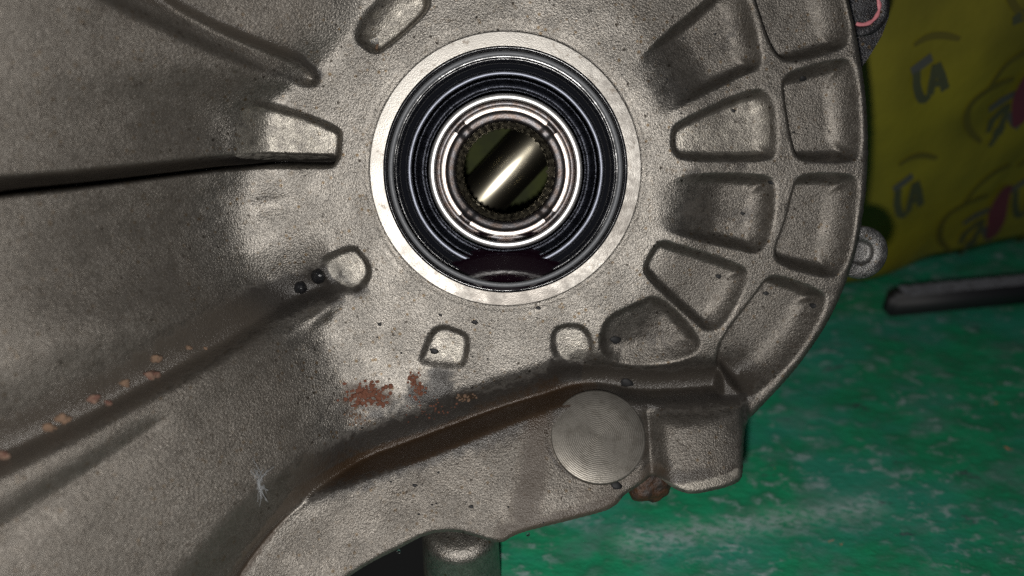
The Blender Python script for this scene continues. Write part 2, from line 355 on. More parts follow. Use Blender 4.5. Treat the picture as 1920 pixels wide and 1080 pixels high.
# soften as a sand casting, then uneven skin
def blur(a, sig):
    r = int(3 * sig + 1); k = np.exp(-.5 * (np.arange(-r, r + 1) / sig) ** 2); k /= k.sum()
    for ax in (0, 1):
        p = np.pad(a, [(r, r) if i == ax else (0, 0) for i in (0, 1)], mode='edge')
        a = sum(k[j] * (p[j:j + a.shape[0], :] if ax == 0 else p[:, j:j + a.shape[1]]) for j in range(2 * r + 1))
    return a
Hs = blur(H, 1.35); 
H = Hs + .3 * blur(rng.standard_normal(H.shape), 3) * 5 + .9 * blur(rng.standard_normal(H.shape), 9) * 14
HF = H.copy()
def hfinal(x, y):
    i = np.clip((x - gx[0]) / STEP, 0, NX - 1.001); j = np.clip((y - gy[0]) / STEP, 0, NY - 1.001)
    i0 = i.astype(int); j0 = j.astype(int); u = i - i0; v = j - j0
    return (HF[j0, i0] * (1 - u) + HF[j0, i0 + 1] * u) * (1 - v) + (HF[j0 + 1, i0] * (1 - u) + HF[j0 + 1, i0 + 1] * u) * v
def surf(px, py): return march(px, py, hfinal)

# --- parts of the casting
fan = (X > CX + 230) & (inD > 0) & (Y > FP(0, 740)[1])
region('bell_wall', left & (G1S > 0)); region('bell_wall', left & (G1S <= 0) & (sd3 > -10)); region('bell_wall', left & (sd3 <= -10))
region('channel', sF < 0)
for pts in ([(1320, 20), (1180, 120)], [(1425, 130), (1230, 222)], [(1480, 314), (1250, 316)], [(1425, 486), (1240, 440)], [(1330, 632), (1230, 545)]):
    dd, _, _ = dist_line(mp(pts), X, Y); region('radial_rib', (dd < 22) & fan & (Rr > 310))
for pts in ([(1470, 122), (1610, 92)], [(1480, 315), (1625, 315)], [(1440, 505), (1585, 545)]):
    dd, _, _ = dist_line(mp(pts), X, Y); region('outer_rib', (dd < 24) & fan)
dd, _, _ = dist_line(chaikin(mp([(1395, -90), (1425, 20), (1455, 110), (1478, 220), (1480, 315), (1462, 430), (1430, 515), (1390, 580), (1335, 650)]), 2, False), X, Y)
region('ring_rib', (dd < 20) & (Rr > 300) & (inD > 0))
region('outer_rim', (sOut > -36) & (X > CX + 300) & (inD > 0))
for m in POCK: region('pocket', m < 0)
for m in FLOORS: region('web_floor', (m < 0) & (Rr > 320))
for m in RING: region('pocket', m < 0)
region('oily_trough', (dT < 34) & (inD > 0) & (pT > .02) & (pT < .999))
region('lower_flange', inD <= 0); region('corner_block', (inD <= 0) & (X > FD(1226, 830)[0]))

# --- stains and painted shade, traced as strokes
def stain_shade(lst):
    v = np.zeros(X.shape)
    for pts, w, st in lst:
        P = np.array([surf(a, b)[:2] for a, b in pts]); P = np.vstack([P, P[-1:] + .1]) if len(P) == 1 else P
        dd, _, _ = dist_line(P, X, Y); v = np.maximum(v, st * np.exp(-(dd / w) ** 2))
    return v
oil = stain_shade([([(1045, 692), (1120, 706), (1250, 712), (1390, 696)], 34, 1.0), ([(1250, 735), (1390, 722)], 20, .8), ([(780, 745), (900, 748)], 34, .8), ([(650, 770), (780, 790)], 40, .55),
             ([(0, 840), (270, 706), (480, 575), (620, 530)], 44, 1.1), ([(1090, 733), (1200, 742), (1300, 740), (1398, 730)], 24, 1.0), ([(640, 535), (680, 545)], 20, .7), ([(1300, 330)], 20, .75), ([(1390, 312)], 17, .75), ([(1235, 888), (1330, 888)], 16, .75), ([(1375, 885)], 14, .8),
             ([(1350, 676), (1400, 690)], 18, .9), ([(1255, 870)], 12, .7), ([(1180, 720), (1130, 735)], 20, .8), ([(1330, 90), (1380, 60)], 55, .5), ([(1300, 390), (1400, 400)], 60, .5), ([(1220, 630), (1280, 650)], 45, .5), ([(200, -30), (335, 6), (430, 56), (560, 106), (596, 140)], 13, .9), ([(1121 + 97 * math.cos(a_), 819 + 84 * math.sin(a_)) for a_ in np.linspace(0, 6.3, 24)], 6, .75), ([(345, 15)], 22, .6), ([(1450, 470), (1580, 520)], 10, .35), ([(560, 110), (595, 145)], 20, .5),  # upper-left stroke paints shade along the finger recess's upper edge
             ([(-40, 358), (120, 338), (300, 317), (500, 299), (620, 302)], 9, 1.2), ([(825, 712), (830, 745)], 36, .85), ([(700, 770), (860, 770)], 40, .6), ([(600, 885), (800, 800), (930, 762), (1040, 722)], 52, 1.1)])  # first stroke blackens the wall groove, painting its shade
rust = stain_shade([([(430, 1095), (500, 998), (560, 924), (640, 878), (800, 825), (960, 768), (1040, 738), (1110, 733)], 15, 1.1), ([(1010, 770), (1003, 860), (985, 965)], 36, .85), ([(800, 900), (900, 860), (960, 820)], 45, .34), ([(1090, 930), (1160, 920)], 26, .5), ([(945, 1000), (1080, 968), (1150, 940)], 20, .85),
              ([(900, 770), (1040, 715)], 26, .55), ([(600, 880), (680, 850)], 40, .45), ([(220, 20), (330, 50)], 45, .35), ([(660, 745), (700, 748)], 26, .7), ([(1190, 900), (1240, 880)], 18, .7), ([(1340, 880)], 26, .45),
              ([(360, 880)], 40, .25), ([(1340, 560)], 18, .4), ([(660, 735), (720, 745)], 22, .85), ([(776, 706), (786, 735)], 12, .8), ([(860, 745), (885, 743)], 12, .6), ([(655, 775), (690, 790)], 22, .5), ([(520, 905)], 40, .3), ([(720, 850)], 50, .3), ([(860, 940)], 40, .22)])

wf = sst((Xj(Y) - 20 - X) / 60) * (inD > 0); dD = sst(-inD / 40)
film = np.maximum(wf, .75 * dD); film = np.maximum(film, .6 * sst((Rr - 320) / 60) * (X > CX + 150) * (inD > 0))  # darker away from the hub: flash fall-off put into the colour
padm = np.zeros(X.shape)
for m in POCK[:6]: padm = np.maximum(padm, .52 * sst(-(m + 5) / 6))
padm *= (X > Xj(Y) - 60)
wear = stain_shade([([(1292, 914), (1340, 905), (1384, 888)], 9, 1.1), ([(1240, 898), (1290, 916)], 4, .9)])
# --- mesh it
VX, VY = X.copy(), Y.copy()
gyy, gxx = np.gradient(sOut, STEP); near = np.abs(sOut) < 1.3 * STEP
VX[near] -= (sOut * gxx)[near]; VY[near] -= (sOut * gyy)[near]
keep_v = sOut < 1.3 * STEP
hole = np.hypot(VX - CX, VY - CY) < 236 * kf
keep_v &= ~(RR < 232 * kf)
VZ = H
gz_y, gz_x = np.gradient(blur(H, .7), STEP)
NRM = np.stack([-gz_x, -gz_y, np.ones_like(H)], -1); NRM /= np.linalg.norm(NRM, axis=-1, keepdims=True)
idx = np.arange(NX * NY).reshape(NY, NX)
q = np.stack([idx[:-1, :-1], idx[:-1, 1:], idx[1:, 1:], idx[1:, :-1]], -1).reshape(-1, 4)
q = q[keep_v.ravel()[q].all(1)]
PF = np.stack([VX, VY, VZ], -1).reshape(-1, 3)
PW = f2w(PF); NF = NRM.reshape(-1, 3)
base_w = f2w((60, -640, -80)); base_w[2] = 0.0
root = empty('gearbox_housing', base_w, R_FACE); MW[root.name] = root.matrix_world.copy()
tag(root, 'dirty cast aluminium gearbox housing with ribs, pockets and a round bearing bore', 'gearbox housing')
NW = NF  # custom normals stay in the casting frame, which every part shares
fl_ = lab.ravel()[q[:, 0]]
for k, nm in enumerate(PART):
    f = q[fl_ == k]
    if not len(f): continue
    u, inv = np.unique(f, return_inverse=True); f = inv.reshape(-1, 4)
    o = obj(nm, PW[u], f, M_CAST, root)
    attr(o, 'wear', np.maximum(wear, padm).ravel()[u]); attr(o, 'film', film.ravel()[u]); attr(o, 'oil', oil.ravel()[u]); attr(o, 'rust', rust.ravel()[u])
    o.data.normals_split_custom_set_from_vertices(NF[u].tolist())
# side wall behind the outline
ed = {}
for a, b in np.concatenate([q[:, [0, 1]], q[:, [1, 2]], q[:, [2, 3]], q[:, [3, 0]]]):
    if (b, a) in ed: del ed[(b, a)]
    else: ed[(a, b)] = 1
ed = [e_ for e_ in ed if RR.ravel()[e_[0]] > 260]
vs = []; fs = []
for a, b in ed:
    i = len(vs); pa, pb = PF[a], PF[b]
    vs += [pa, pb, pb - [0, 0, 190], pa - [0, 0, 190]]; fs.append((i + 1, i, i + 3, i + 2))
o = obj('side_wall', f2w(np.array(vs)), fs, M_CAST, root, smooth=False); attr(o, 'oil', [0.3] * len(vs)); attr(o, 'rust', [0.3] * len(vs))

# ------------------------------------------------------------------ turned parts (polar meshes about the bore axis)
def pw(r, th, h): return f2w(np.stack([CX + r * np.cos(th), CY + r * np.sin(th), h], -1))
def lathe(name, prof, mat, parent, n=160, mod=None, arc=None, origin=None):
    if parent is not None and parent.name in ('differential', 'side_gear'): prof = [(r, h - 45) for r, h in prof]
    """prof: list of (photo radius, height in the casting frame)"""
    prof = [(r * kf * (1 - h / 1491.0), h) for r, h in prof]
    th = np.linspace(0, 2 * math.pi, n, endpoint=False) if arc is None else np.linspace(arc[0], arc[1], n)
    R_ = np.array([p[0] for p in prof])[:, None] + 0 * th; Hh = np.array([p[1] for p in prof])[:, None] + 0 * th; T = 0 * R_ + th
    if mod: R_, Hh = mod(R_, Hh, T)
    V = pw(R_.ravel(), T.ravel(), Hh.ravel()); m = len(prof); F = []
    for i in range(m - 1):
        for j in range(n if arc is None else n - 1):
            j2 = (j + 1) % n; F.append((i * n + j, (i + 1) * n + j, (i + 1) * n + j2, i * n + j2))
    return obj(name, V, F, mat, parent, origin=origin, rot=R_FACE if origin is not None else None)
def bead(r, w, h, hh, n=7):
    return [(r + w * math.cos(a), h + hh * math.sin(a)) for a in np.linspace(0, math.pi, n)]
def wob(amp):
    def f(R_, Hh, T):
        w = sum(np.sin(k * T + k * k) / (1 + .12 * k) for k in (3, 5, 9, 14, 23, 37, 51))
        return R_ + amp * .25 * w, Hh + amp * .3 * np.roll(w, 7, axis=1)
    return f
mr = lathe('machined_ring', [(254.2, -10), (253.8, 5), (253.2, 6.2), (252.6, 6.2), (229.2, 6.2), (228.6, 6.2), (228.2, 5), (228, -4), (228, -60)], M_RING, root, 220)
ta = np.linspace(0, 2 * math.pi, 220, endpoint=False)
gm = np.maximum.reduce([np.exp(-((np.angle(np.exp(1j * (ta - math.radians(a_))))) / math.radians(w_)) ** 2) * k_ for a_, w_, k_ in ((-85, 38, .95), (-25, 40, .75), (25, 45, .55), (-140, 25, .35))])  # ring colour darker at the bottom and towards the right
attr(mr, 'ring_dull', np.tile(gm, 9))
bore_c = f2w((CX, CY, -20))
# the oil seal
seal = empty('oil_seal', bore_c, R_FACE); MW[seal.name] = seal.matrix_world.copy()
tag(seal, 'black rubber oil seal with a grey bead pressed inside the pale machined ring', 'oil seal')
lathe('seal_body', [(229, -12), (226, -9), (223, -10), (220, -52)] + bead(205, 3, -72, 2, 5) + [(200, -92), (192, -98), (187, -98), (185, -106), (184, -140)], M_RUBBER, seal, 300, wob(.6))
lathe('rubber_bead', bead(214.5, 5, -16, 7, 11), M_BEAD, seal, 220)
lathe('lip_ring', [(185, -130)] + bead(180, 5.2, -110, 4, 9) + [(175, -130)], M_STEEL, seal, 300, wob(1.0))
lathe('lip_groove', [(176, -130), (173, -121)] + bead(169, 2.6, -121, 2.5, 5) + [(164, -130), (157, -134), (153, -138)] + bead(149, 2.0, -126, 2, 5) + [(145, -140), (144, -150)], M_STEELD, seal, 300, wob(1.6))
# the differential behind it
dif = empty('differential', f2w((CX, CY, -120)), R_FACE); MW[dif.name] = dif.matrix_world.copy()
tag(dif, 'steel differential end inside the bore with four notches and a diagonal cross shaft', 'differential')
lathe('bearing_face', [(143.5, -80), (143, -50), (142, -46), (137, -45), (133, -46), (132, -49)], M_BRIGHT, dif, 220)
NOT = [math.radians(a) for a in (43, 136, 229, 315)]
def notch(R_, Hh, T):
    f = 0
    for a in NOT:
        dth = (T - a + math.pi) % (2 * math.pi) - math.pi; f = np.maximum(f, sst((16 - np.abs(dth) * R_) / 13))
    lim = sst((R_ - 80) / 6) * sst((122 - R_) / 5)
    return R_, Hh - 2.5 * f * lim
pr = [(132.5, -47), (131, -58), (124, -61), (121, -60), (120, -57), (116.5, -54), (113, -53.5), (110, -57), (104, -58), (99, -59), (95, -60), (92.5, -63), (91, -68), (90, -110)]
lathe('hub_end', pr, M_STEELG, dif, 420, notch)
cut = 12.5 / 116
for k in range(4):
    a0, a1 = NOT[k] + cut, NOT[(k + 1) % 4] - cut
    if a1 < a0: a1 += 2 * math.pi
    o = lathe('thrust_face', [(121, -58), (120.4, -53), (119.5, -52.2), (113, -52.2), (112, -53), (111.4, -57)], M_WEAR, dif, 60, arc=(a0, a1))
lathe('bore_sleeve', [(91, -70), (90, -72), (82, -86), (80.8, -89), (80.2, -94), (79.6, -126)], M_SLEEVE, dif, 160)
gear = lathe('side_gear', [(80.0, -124), (79.4, -127), (79.2, -190), (96, -200), (120, -215)], M_TOOTH, dif, 160)
tooth = None
NT_ = 40
for k in range(NT_):
    a = 2 * math.pi * k / NT_
    if tooth is None:
        V = []
        for h in (-169, -231):
            for r, da, dh in ((79.5, -.050, 0), (75.8, -.022, -10), (75.8, .022, -10), (79.5, .050, 0)):
                V.append((r * kf * (1 - h / 1491.) * math.cos(da), r * kf * (1 - h / 1491.) * math.sin(da), h + dh))
        V = np.array(V) + [CX, CY, 0]; tw0 = f2w(V)
        tooth = obj('spline_tooth', tw0, [(0, 1, 2, 3), (4, 7, 6, 5), (0, 4, 5, 1), (1, 5, 6, 2), (2, 6, 7, 3)], M_TOOTH, gear, origin=f2w((CX, CY, -165)), rot=R_FACE, smooth=False)
        base_m = tooth.matrix_local.copy()
    else:
        t_ = tooth.copy(); COL.objects.link(t_); t_.parent = gear; t_.matrix_local = base_m @ Matrix.Rotation(a, 4, 'Z')
# cross shaft
ax = np.array([math.cos(math.radians(46.5)), math.sin(math.radians(46.5)), 0]); nx_ = np.array([-ax[1], ax[0], 0]); nz = np.array([0, 0, 1.0])
c0 = np.array([CX + 2, CY - 2, -285.0]); rs = 54.0; V = []; F = []; n = 64
for i, t in enumerate((-250, -248, 248, 250)):
    rr_ = rs - (2 if i in (0, 3) else 0)
    for j in range(n):
        a = 2 * math.pi * j / n; V.append(c0 + ax * t + rr_ * (math.cos(a) * nx_ + math.sin(a) * nz))
for i in range(3):
    for j in range(n): F.append((i * n + j, i * n + (j + 1) % n, (i + 1) * n + (j + 1) % n, (i + 1) * n + j))
obj('cross_shaft', f2w(np.array(V)), F, M_SHAFT, dif)
lathe('case_cavity', [(150, -196), (210, -230), (215, -330), (150, -372), (60, -380), (0.5, -381)], M_CAVE, dif, 64)
# oil lying in the bottom of the seal: level in the world
up_f = RF.T @ (RC.T @ np.array([0, 0, 1.0])); k_lv = up_f[2] / up_f[1]
def oil_sheet(name, r_out, r_in, y0, h0, h1, label):
    V = []; F = []; nu, nv = 60, 10
    for j in range(nv + 1):
        h = h0 + (h1 - h0) * j / nv; y = y0 - k_lv * (h - h0)
        ro = r_out * kf; xm = math.sqrt(max(ro * ro - y * y, 1))
        for i in range(nu + 1):
            u = -1 + 2 * i / nu; men = 3.0 * (abs(u) ** 8) + 2.5 * ((j / nv) ** 6 + (1 - j / nv) ** 6)
            V.append((CX + u * xm, CY + y + men * .6, h))
    for j in range(nv):
        for i in range(nu):
            a = j * (nu + 1) + i; F.append((a, a + 1, a + nu + 2, a + nu + 1))
    o = obj(name, f2w(np.array(V)), F, M_OIL, origin=f2w((CX, CY + y0, h0)))
    return tag(o, label, 'oil')
oil_sheet('oil_puddle', 228, 0, -222, -2, -140, 'dark gear oil pooled along the bottom of the black seal')
oil_sheet('oil_film', 139, 0, -127, -91, -107, 'thin dark oil pool inside the bright white ring at its bottom')

# ------------------------------------------------------------------ other parts of the housing
# turned disc on the flange
dc = FD(1121, 819); tilt = np.array([0, -.67, 0]); 
dn = np.array([.05, .66, 1.0]); dn /= np.linalg.norm(dn); du = np.array([1.0, 0, 0]); du -= dn * du.dot(dn); du /= np.linalg.norm(du); dv = np.cross(dn, du)
dsc = (D - (f2c(dc)[2] + D)) / D; rdisc = 89 * dsc
V = []; F = []; n = 128; prof = [(1.0, -30), (1.0, 5), (.992, 6.5), (.975, 7), (.6, 7), (.3, 7), (.05, 7)]
for r, h in prof:
    for j in range(n):
        a = 2 * math.pi * j / n; V.append(dc + dn * h + rdisc * r * (math.cos(a) * du + math.sin(a) * dv))
for i in range(len(prof) - 1):
    for j in range(n): F.append((i * n + j, i * n + (j + 1) % n, (i + 1) * n + (j + 1) % n, (i + 1) * n + j))
F.append(tuple((len(prof) - 1) * n + j for j in range(n)))
Rd = Matrix([list(r) for r in (RC @ RF @ np.stack([du, dv, dn], 1))])
obj('turned_disc', f2w(np.array(V)), F, M_DISC, root, origin=f2w(dc + dn * 11), rot=Rd)
# boss under the flange, standing down to the bench
upf = up_f / np.linalg.norm(up_f)
def column(name, top_c, r, length, mat, parent, n=48, round_=.35):
    """rounded column hanging straight down from top_c (casting frame)"""
    a1 = np.cross(upf, [0, 0, 1.0]); a1 /= np.linalg.norm(a1); a2 = np.cross(upf, a1); V = []; F = []
    prof = [(.02, 0)] + [(1 - round_ + round_ * math.sin(t), r * round_ * (math.cos(t) - 1)) for t in np.linspace(.1, math.pi / 2, 8)] + [(1.03, -length * .5), (1.06, -length)]
    for q_, h in prof:
        for j in range(n):
            a = 2 * math.pi * j / n; V.append(top_c + upf * h + r * q_ * (math.cos(a) * a1 + math.sin(a) * a2))
    for i in range(len(prof) - 1):
        for j in range(n): F.append((i * n + j, i * n + (j + 1) % n, (i + 1) * n + (j + 1) % n, (i + 1) * n + j))
    o = obj(name, f2w(np.array(V)), F, mat, parent); return o
bc = np.array([*FP(862, 985, 30), 30.0])
zt = f2w(bc)[2] / S
o = column('lower_boss', bc, 75 * .98, zt - 1, M_CAST, root)
hh = np.array([v.co.z for v in o.data.vertices]); attr(o, 'oil', [0.05] * len(hh))
o_w = np.array([(world_of(root) @ v.co).z for v in o.data.vertices]) / S
attr(o, 'rust', np.clip((zt - 75 - o_w) / 40, 0, .75))
# added black panel behind the flange, painting the gap's shade
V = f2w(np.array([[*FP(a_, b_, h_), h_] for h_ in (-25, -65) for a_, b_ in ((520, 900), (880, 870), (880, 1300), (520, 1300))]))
obj('gap_shade', V, [(0, 3, 2, 1), (4, 5, 6, 7), (0, 1, 5, 4), (1, 2, 6, 5), (2, 3, 7, 6), (3, 0, 4, 7)], M_DARK, root, smooth=False)
def blob(name, c_f, r, mat, squash=(1, 1, 1), rough=.25, seed=0, sub=3, parent=None, nrm=None):
    bm = bmesh.new(); bmesh.ops.create_icosphere(bm, subdivisions=sub, radius=1.0)
    V = np.array([v.co[:] for v in bm.verts]); F = [[v.index for v in f.verts] for f in bm.faces]; bm.free()
    off = Vector((seed * 3.1, seed * 1.7, seed * .9))
    k = np.array([1 + rough * (mnoise.noise(Vector(v) * 1.3 + off) + .5 * mnoise.noise(Vector(v) * 3.1 + off)) for v in V])
    V = V * k[:, None] * np.array(squash) * r
    if nrm is not None:
        nrm = nrm / np.linalg.norm(nrm); a = np.cross([.3, 1, 0], nrm); a /= np.linalg.norm(a); b = np.cross(nrm, a); V = V @ np.stack([a, b, nrm], 0)
    return obj(name, f2w(c_f + V), F, mat, parent, origin=None if parent is not None else f2w(c_f), rot=None if parent is not None else R_FACE)
pc = np.array([*FP(1216, 906, 30), 30.0]); blob('rusty_plug', pc, 36, M_PLUG, (1.15, .95, .8), .26, 3, 4, root)
# broken flash edge at the foot of the block
# lugs behind the rim
def lug(name, cpx, r_out, r_hole, h, thick, mat, tail=None):
    c = np.array([*FP(*cpx, h)]); n = 64; V = []; F = []; hs = r_hole
    prof = [(r_out, -thick), (r_out, -3), (r_out - 3, 0), (hs + 3, 0), (hs, -3), (hs - 1, -13), (hs - 5, -14), (hs * .45, -14), (hs * .1, -14.5)]
    sc = (D - h) / D
    for r, hh in prof:
        for j in range(n):
            a = 2 * math.pi * j / n; V.append((c[0] + r * sc * math.cos(a), c[1] + r * sc * math.sin(a), h + hh))
    for i in range(len(prof) - 1):
        for j in range(n): F.append((i * n + j, i * n + (j + 1) % n, (i + 1) * n + (j + 1) % n, (i + 1) * n + j))
    F.append(tuple((len(prof) - 1) * n + j for j in range(n)))
    o = obj(name, f2w(np.array(V)), F, mat, root)
    return o, c
lug('mounting_lug', (1616, 474), 50, 22, -70, 60, M_LUG)
upl, uc = lug('mounting_lug', (1618, 14), 50, 31, -96, 80, M_LUGD)
upl['label'] = 'dark lug with a pink painted ring round its hole'
# webbed tail of the upper lug
Pt = [FP(a, b, -99) for a, b in [(1560, -70), (1665, -70), (1667, 30), (1654, 66), (1630, 106), (1606, 140), (1560, 150)]]
V = [(p[0], p[1], -99.0) for p in Pt] + [(p[0], p[1], -170.0) for p in Pt]; n = len(Pt)
obj('lug_web', f2w(np.array(V)), [tuple(range(n))[::-1]] + [tuple(range(n, 2 * n))] + [(i, (i + 1) % n, n + (i + 1) % n, n + i) for i in range(n)], M_LUGD, root, smooth=False)
V = []; F = []; n = 90; a0, a1 = math.radians(-112), math.radians(75); scl = (D + 96) / D
for j in range(n):
    a = a0 + (a1 - a0) * j / (n - 1); w = 3.3 + 1.6 * mnoise.noise(Vector((a * 3, 0, 0)))
    for r, h in ((29.5 - w, -95.9), (29.5 - w * .5, -93.5), (29.5 + w * .5, -93.5), (29.5 + w, -95.9)):
        V.append((uc[0] + r * scl * math.cos(a), uc[1] + r * scl * math.sin(a), h))
for j in range(n - 1):
    for i in range(3): F.append((j * 4 + i, j * 4 + i + 1, j * 4 + i + 5, j * 4 + i + 4))
obj('paint_ring', f2w(np.array(V)), F, M_PINK, upl)

# ------------------------------------------------------------------ loose dirt on the casting
def nrm_at(q_):
    e = 4.0; x, y = q_[0], q_[1]; g = lambda a, b: hfinal(np.array([a]), np.array([b]))[0]
    n_ = np.array([-(g(x + e, y) - g(x - e, y)) / (2 * e), -(g(x, y + e) - g(x, y - e)) / (2 * e), 1.0]); return n_ / np.linalg.norm(n_)
def on(name, px, py, r, mat, label, cat, group=None, squash=(1, 1, .75), rough=.4, seed=1, sub=2):
    q_ = surf(px, py); n_ = nrm_at(q_); sc = (D - (f2c(q_)[2] + D)) / D
    return tag(blob(name, q_ + n_ * r * sc * squash[2] * .45, r * sc, mat, squash, rough, seed, sub, nrm=n_), label, cat, group)
CL = [(283, 703, 13, M_CLOD, 'largest pinkish rusty clod lying in the dirty channel'), (292, 672, 10, M_CLODT, 'tan clod just above the largest pinkish clod'),
      (234, 718, 10, M_CLODT, 'tan clod left of the largest pinkish clod in the channel'), (173, 747, 11, M_CLOD, 'reddish clod midway down the channel on the left wall'),
      (203, 757, 7, M_CLOD, 'small reddish crumb beside the reddish clod in the channel'), (118, 785, 12, M_CLODT, 'tan clod low in the channel above a paler one'),
      (92, 801, 11, M_CLODT, 'pale clod second from the lower end of the channel'), (4, 855, 12, M_CLOD, 'red clod at the left edge of the photo in the channel'),
      (354, 652, 6, M_CLODT, 'small tan grain highest in the left channel'), (385, 653, 4, M_CLODT, 'tiny tan grain nearest the two black pellets')]
for i, (a, b, r, m, l) in enumerate(CL): on('dirt_clod', a, b, r * .85, m, l, 'clod', 'clods lying in the channel of the left wall', (1.2, .85, .8), .6, i + 2, 3)
on('grease_pellet', 599, 514, 14, M_PELLET, 'black round pellet touching the lower left pocket', 'pellet', 'black pellets by the left pocket', (1, 1, .9), .2, 5, 3)
on('grease_pellet', 563, 538, 12, M_PELLET, 'black pellet with a white glint, left of the other one', 'pellet', 'black pellets by the left pocket', (1, 1, .9), .2, 8, 3)
SP = [(890, 604, 5, 'black speck just below the pale ring'), (1155, 637, 10, 'black speck right of the small pocket on the web floor'), (1175, 717, 10, 'black lump above the turned disc in the oily trough'),
      (814, 658, 7, 'black speck inside the small bright pocket below the bearing'), (1505, 147, 7, 'black speck in the corner of an outer pocket'), (1155, 910, 9, 'black speck below the turned disc'),
      (1436, 550, 5, 'black dot at the top of the lowest outer pocket'), (1525, 573, 6, 'black dot by the rim in the lowest outer pocket'), (1445, 342, 5, 'black dot at the corner of the middle web floor'),
      (1375, 208, 4, 'black dot in the wedge pocket right of the bearing'), (1392, 400, 4, 'black dot on the web floor at mid height'), (1010, 577, 4, 'tiny dot touching the lower edge of the ring'),
      (1347, 518, 5, 'black dot in the lower wedge pocket'), (712, 608, 4, 'tiny dot on the hub left of the small bright pocket'), (826, 590, 3, 'tiny dot left of the speck below the ring'),
      (1340, 64, 3, 'tiny dot on the upper web floor'), (884, 950, 4, 'tiny dot low on the lower flange'), (778, 910, 4, 'tiny dot in the middle of the lower flange')]
_r = random.Random(11)
DOTS = [(_r.uniform(660, 1160), _r.uniform(590, 730)) for _ in range(9)] + [(_r.uniform(600, 1020), _r.uniform(880, 980)) for _ in range(12)] + [(_r.uniform(1250, 1560), _r.uniform(40, 560)) for _ in range(14)]
for i, (a, b) in enumerate(DOTS):
    if a > 600 + (980 - b) * 1.2 or b < 880: on('grit_speck', a, b, _r.uniform(1.6, 2.8), M_SPECK, *((('tiny black grit speck on the bright hub metal below the bearing', 'speck', 'grit specks below the bearing')) if i < 9 else (('tiny black grit speck on the sloping lower flange left of the turned disc', 'speck', 'grit specks on the lower flange') if i < 21 else ('tiny black grit speck among the ribs and pockets right of the bearing', 'speck', 'grit specks among the ribs'))), (1.2, .8, .3), .5, i + 60, 1)
for i, (a, b, r, l) in enumerate(SP): on('grease_speck', a, b, r, M_SPECK, l, 'speck', 'black specks stuck to the casting', (1.2, .8, .3), .5, i + 20, 2)
def flakes(px, py, w, h, nfl, rmin, rmax, mat, label, ang=0, seed=1):
    r_ = random.Random(seed); V = []; F = []; q0 = surf(px, py)
    for _ in range(nfl):
        u, v = r_.gauss(0, .45), r_.gauss(0, .45)
        a = px + w * (u * math.cos(ang) - v * .5 * math.sin(ang)); b = py + h * (v + u * math.sin(ang))
        q_ = surf(a, b); n_ = nrm_at(q_); rr_ = r_.uniform(rmin, rmax); t1 = np.cross(n_, [r_.uniform(-1, 1), r_.uniform(-1, 1), .2]); t1 /= np.linalg.norm(t1); t2 = np.cross(n_, t1)
        k = len(V); m = 6; lift = n_ * r_.uniform(.2, 1.0) * rr_ + (t1 * r_.uniform(-.3, .3)) * rr_
        tl1, tl2 = r_.uniform(-.35, .35), r_.uniform(-.35, .35)
        for lay in (0, 1):
            for j in range(m):
                aa = 2 * math.pi * j / m; g = rr_ * (.6 + .5 * (hash((_, j, seed)) % 100) / 100.0) * (1 if lay == 0 else .75)
                ca, sa = g * math.cos(aa), g * math.sin(aa)
                V.append(q_ + t1 * ca + t2 * sa + lift * (.0 if lay == 0 else .8) + n_ * (tl1 * ca + tl2 * sa))
        F.append(tuple(range(k + m, k + 2 * m))); F += [(k + j, k + (j + 1) % m, k + m + (j + 1) % m, k + m + j) for j in range(m)]
    o = obj('rust_flakes', f2w(np.array(V)), F, mat, origin=f2w(q0), smooth=False)
    return tag(o, label, 'rust flakes', 'rust flake patches on the casting', 'stuff')
flakes(690, 743, 44, 24, 130, 2, 6, M_FLAKE, 'largest patch of red rust flakes below the left of the hub', -.15, 1)
flakes(668, 780, 22, 22, 40, 1.5, 3.5, M_CLODT, 'loose tan grains just under the largest rust patch', 0, 2)
flakes(776, 708, 12, 16, 26, 2, 5, M_FLAKE, 'upper small rust patch under the bright pocket', 0, 3)
flakes(784, 731, 14, 16, 34, 2, 5, M_FLAKE, 'lower small rust patch under the bright pocket', 0, 4)
flakes(870, 744, 18, 8, 22, 1.5, 4, M_CLODT, 'thin tan rust streak right of the small rust patches', -.2, 5)
flakes(806, 770, 60, 26, 40, 1, 3, M_FLAKE, 'scattered rust crumbs between the patches and the flange edge', 0, 6)
def lint(px, py, n_, L, seed, label):
    r_ = random.Random(seed); V = []; F = []; q0 = surf(px, py); nn = nrm_at(q0)
    for _ in range(n_):
        a = r_.uniform(0, 2 * math.pi); p = q0 + nn * r_.uniform(0, 3) + np.array([r_.gauss(0, 4), r_.gauss(0, 4), 0]); d_ = np.array([.35 * math.cos(a), math.sin(a), r_.uniform(0, .25)])
        w = .33; pr_ = None
        for t in range(6):
            b_ = np.cross(d_, nn); b_ /= np.linalg.norm(b_); k = len(V)
            V += [p - b_ * w, p + b_ * w, p + nn * w]
            if pr_ is not None: F += [(pr_, pr_ + 1, k + 1, k), (pr_ + 1, pr_ + 2, k + 2, k + 1), (pr_ + 2, pr_, k, k + 2)]
            pr_ = k; p = p + d_ * L / 6; d_ = d_ + np.array([r_.gauss(0, .25), r_.gauss(0, .25), r_.gauss(0, .08)])
    return tag(obj('lint_tuft', f2w(np.array(V)), F, M_LINT, origin=f2w(q0)), label, 'lint', 'lint tufts on the casting')
lint(484, 905, 42, 30, 1, 'white lint tuft stuck to the lower left wall')
lint(701, 76, 16, 15, 2, 'small white lint tuft at the tip of the top pocket')
blob_o = on('wood_splinter', 707, 87, 6, M_CLODT, 'tiny orange splinter caught at the tip of the top pocket', 'splinter', None, (.5, 1.5, .5), .2, 4)
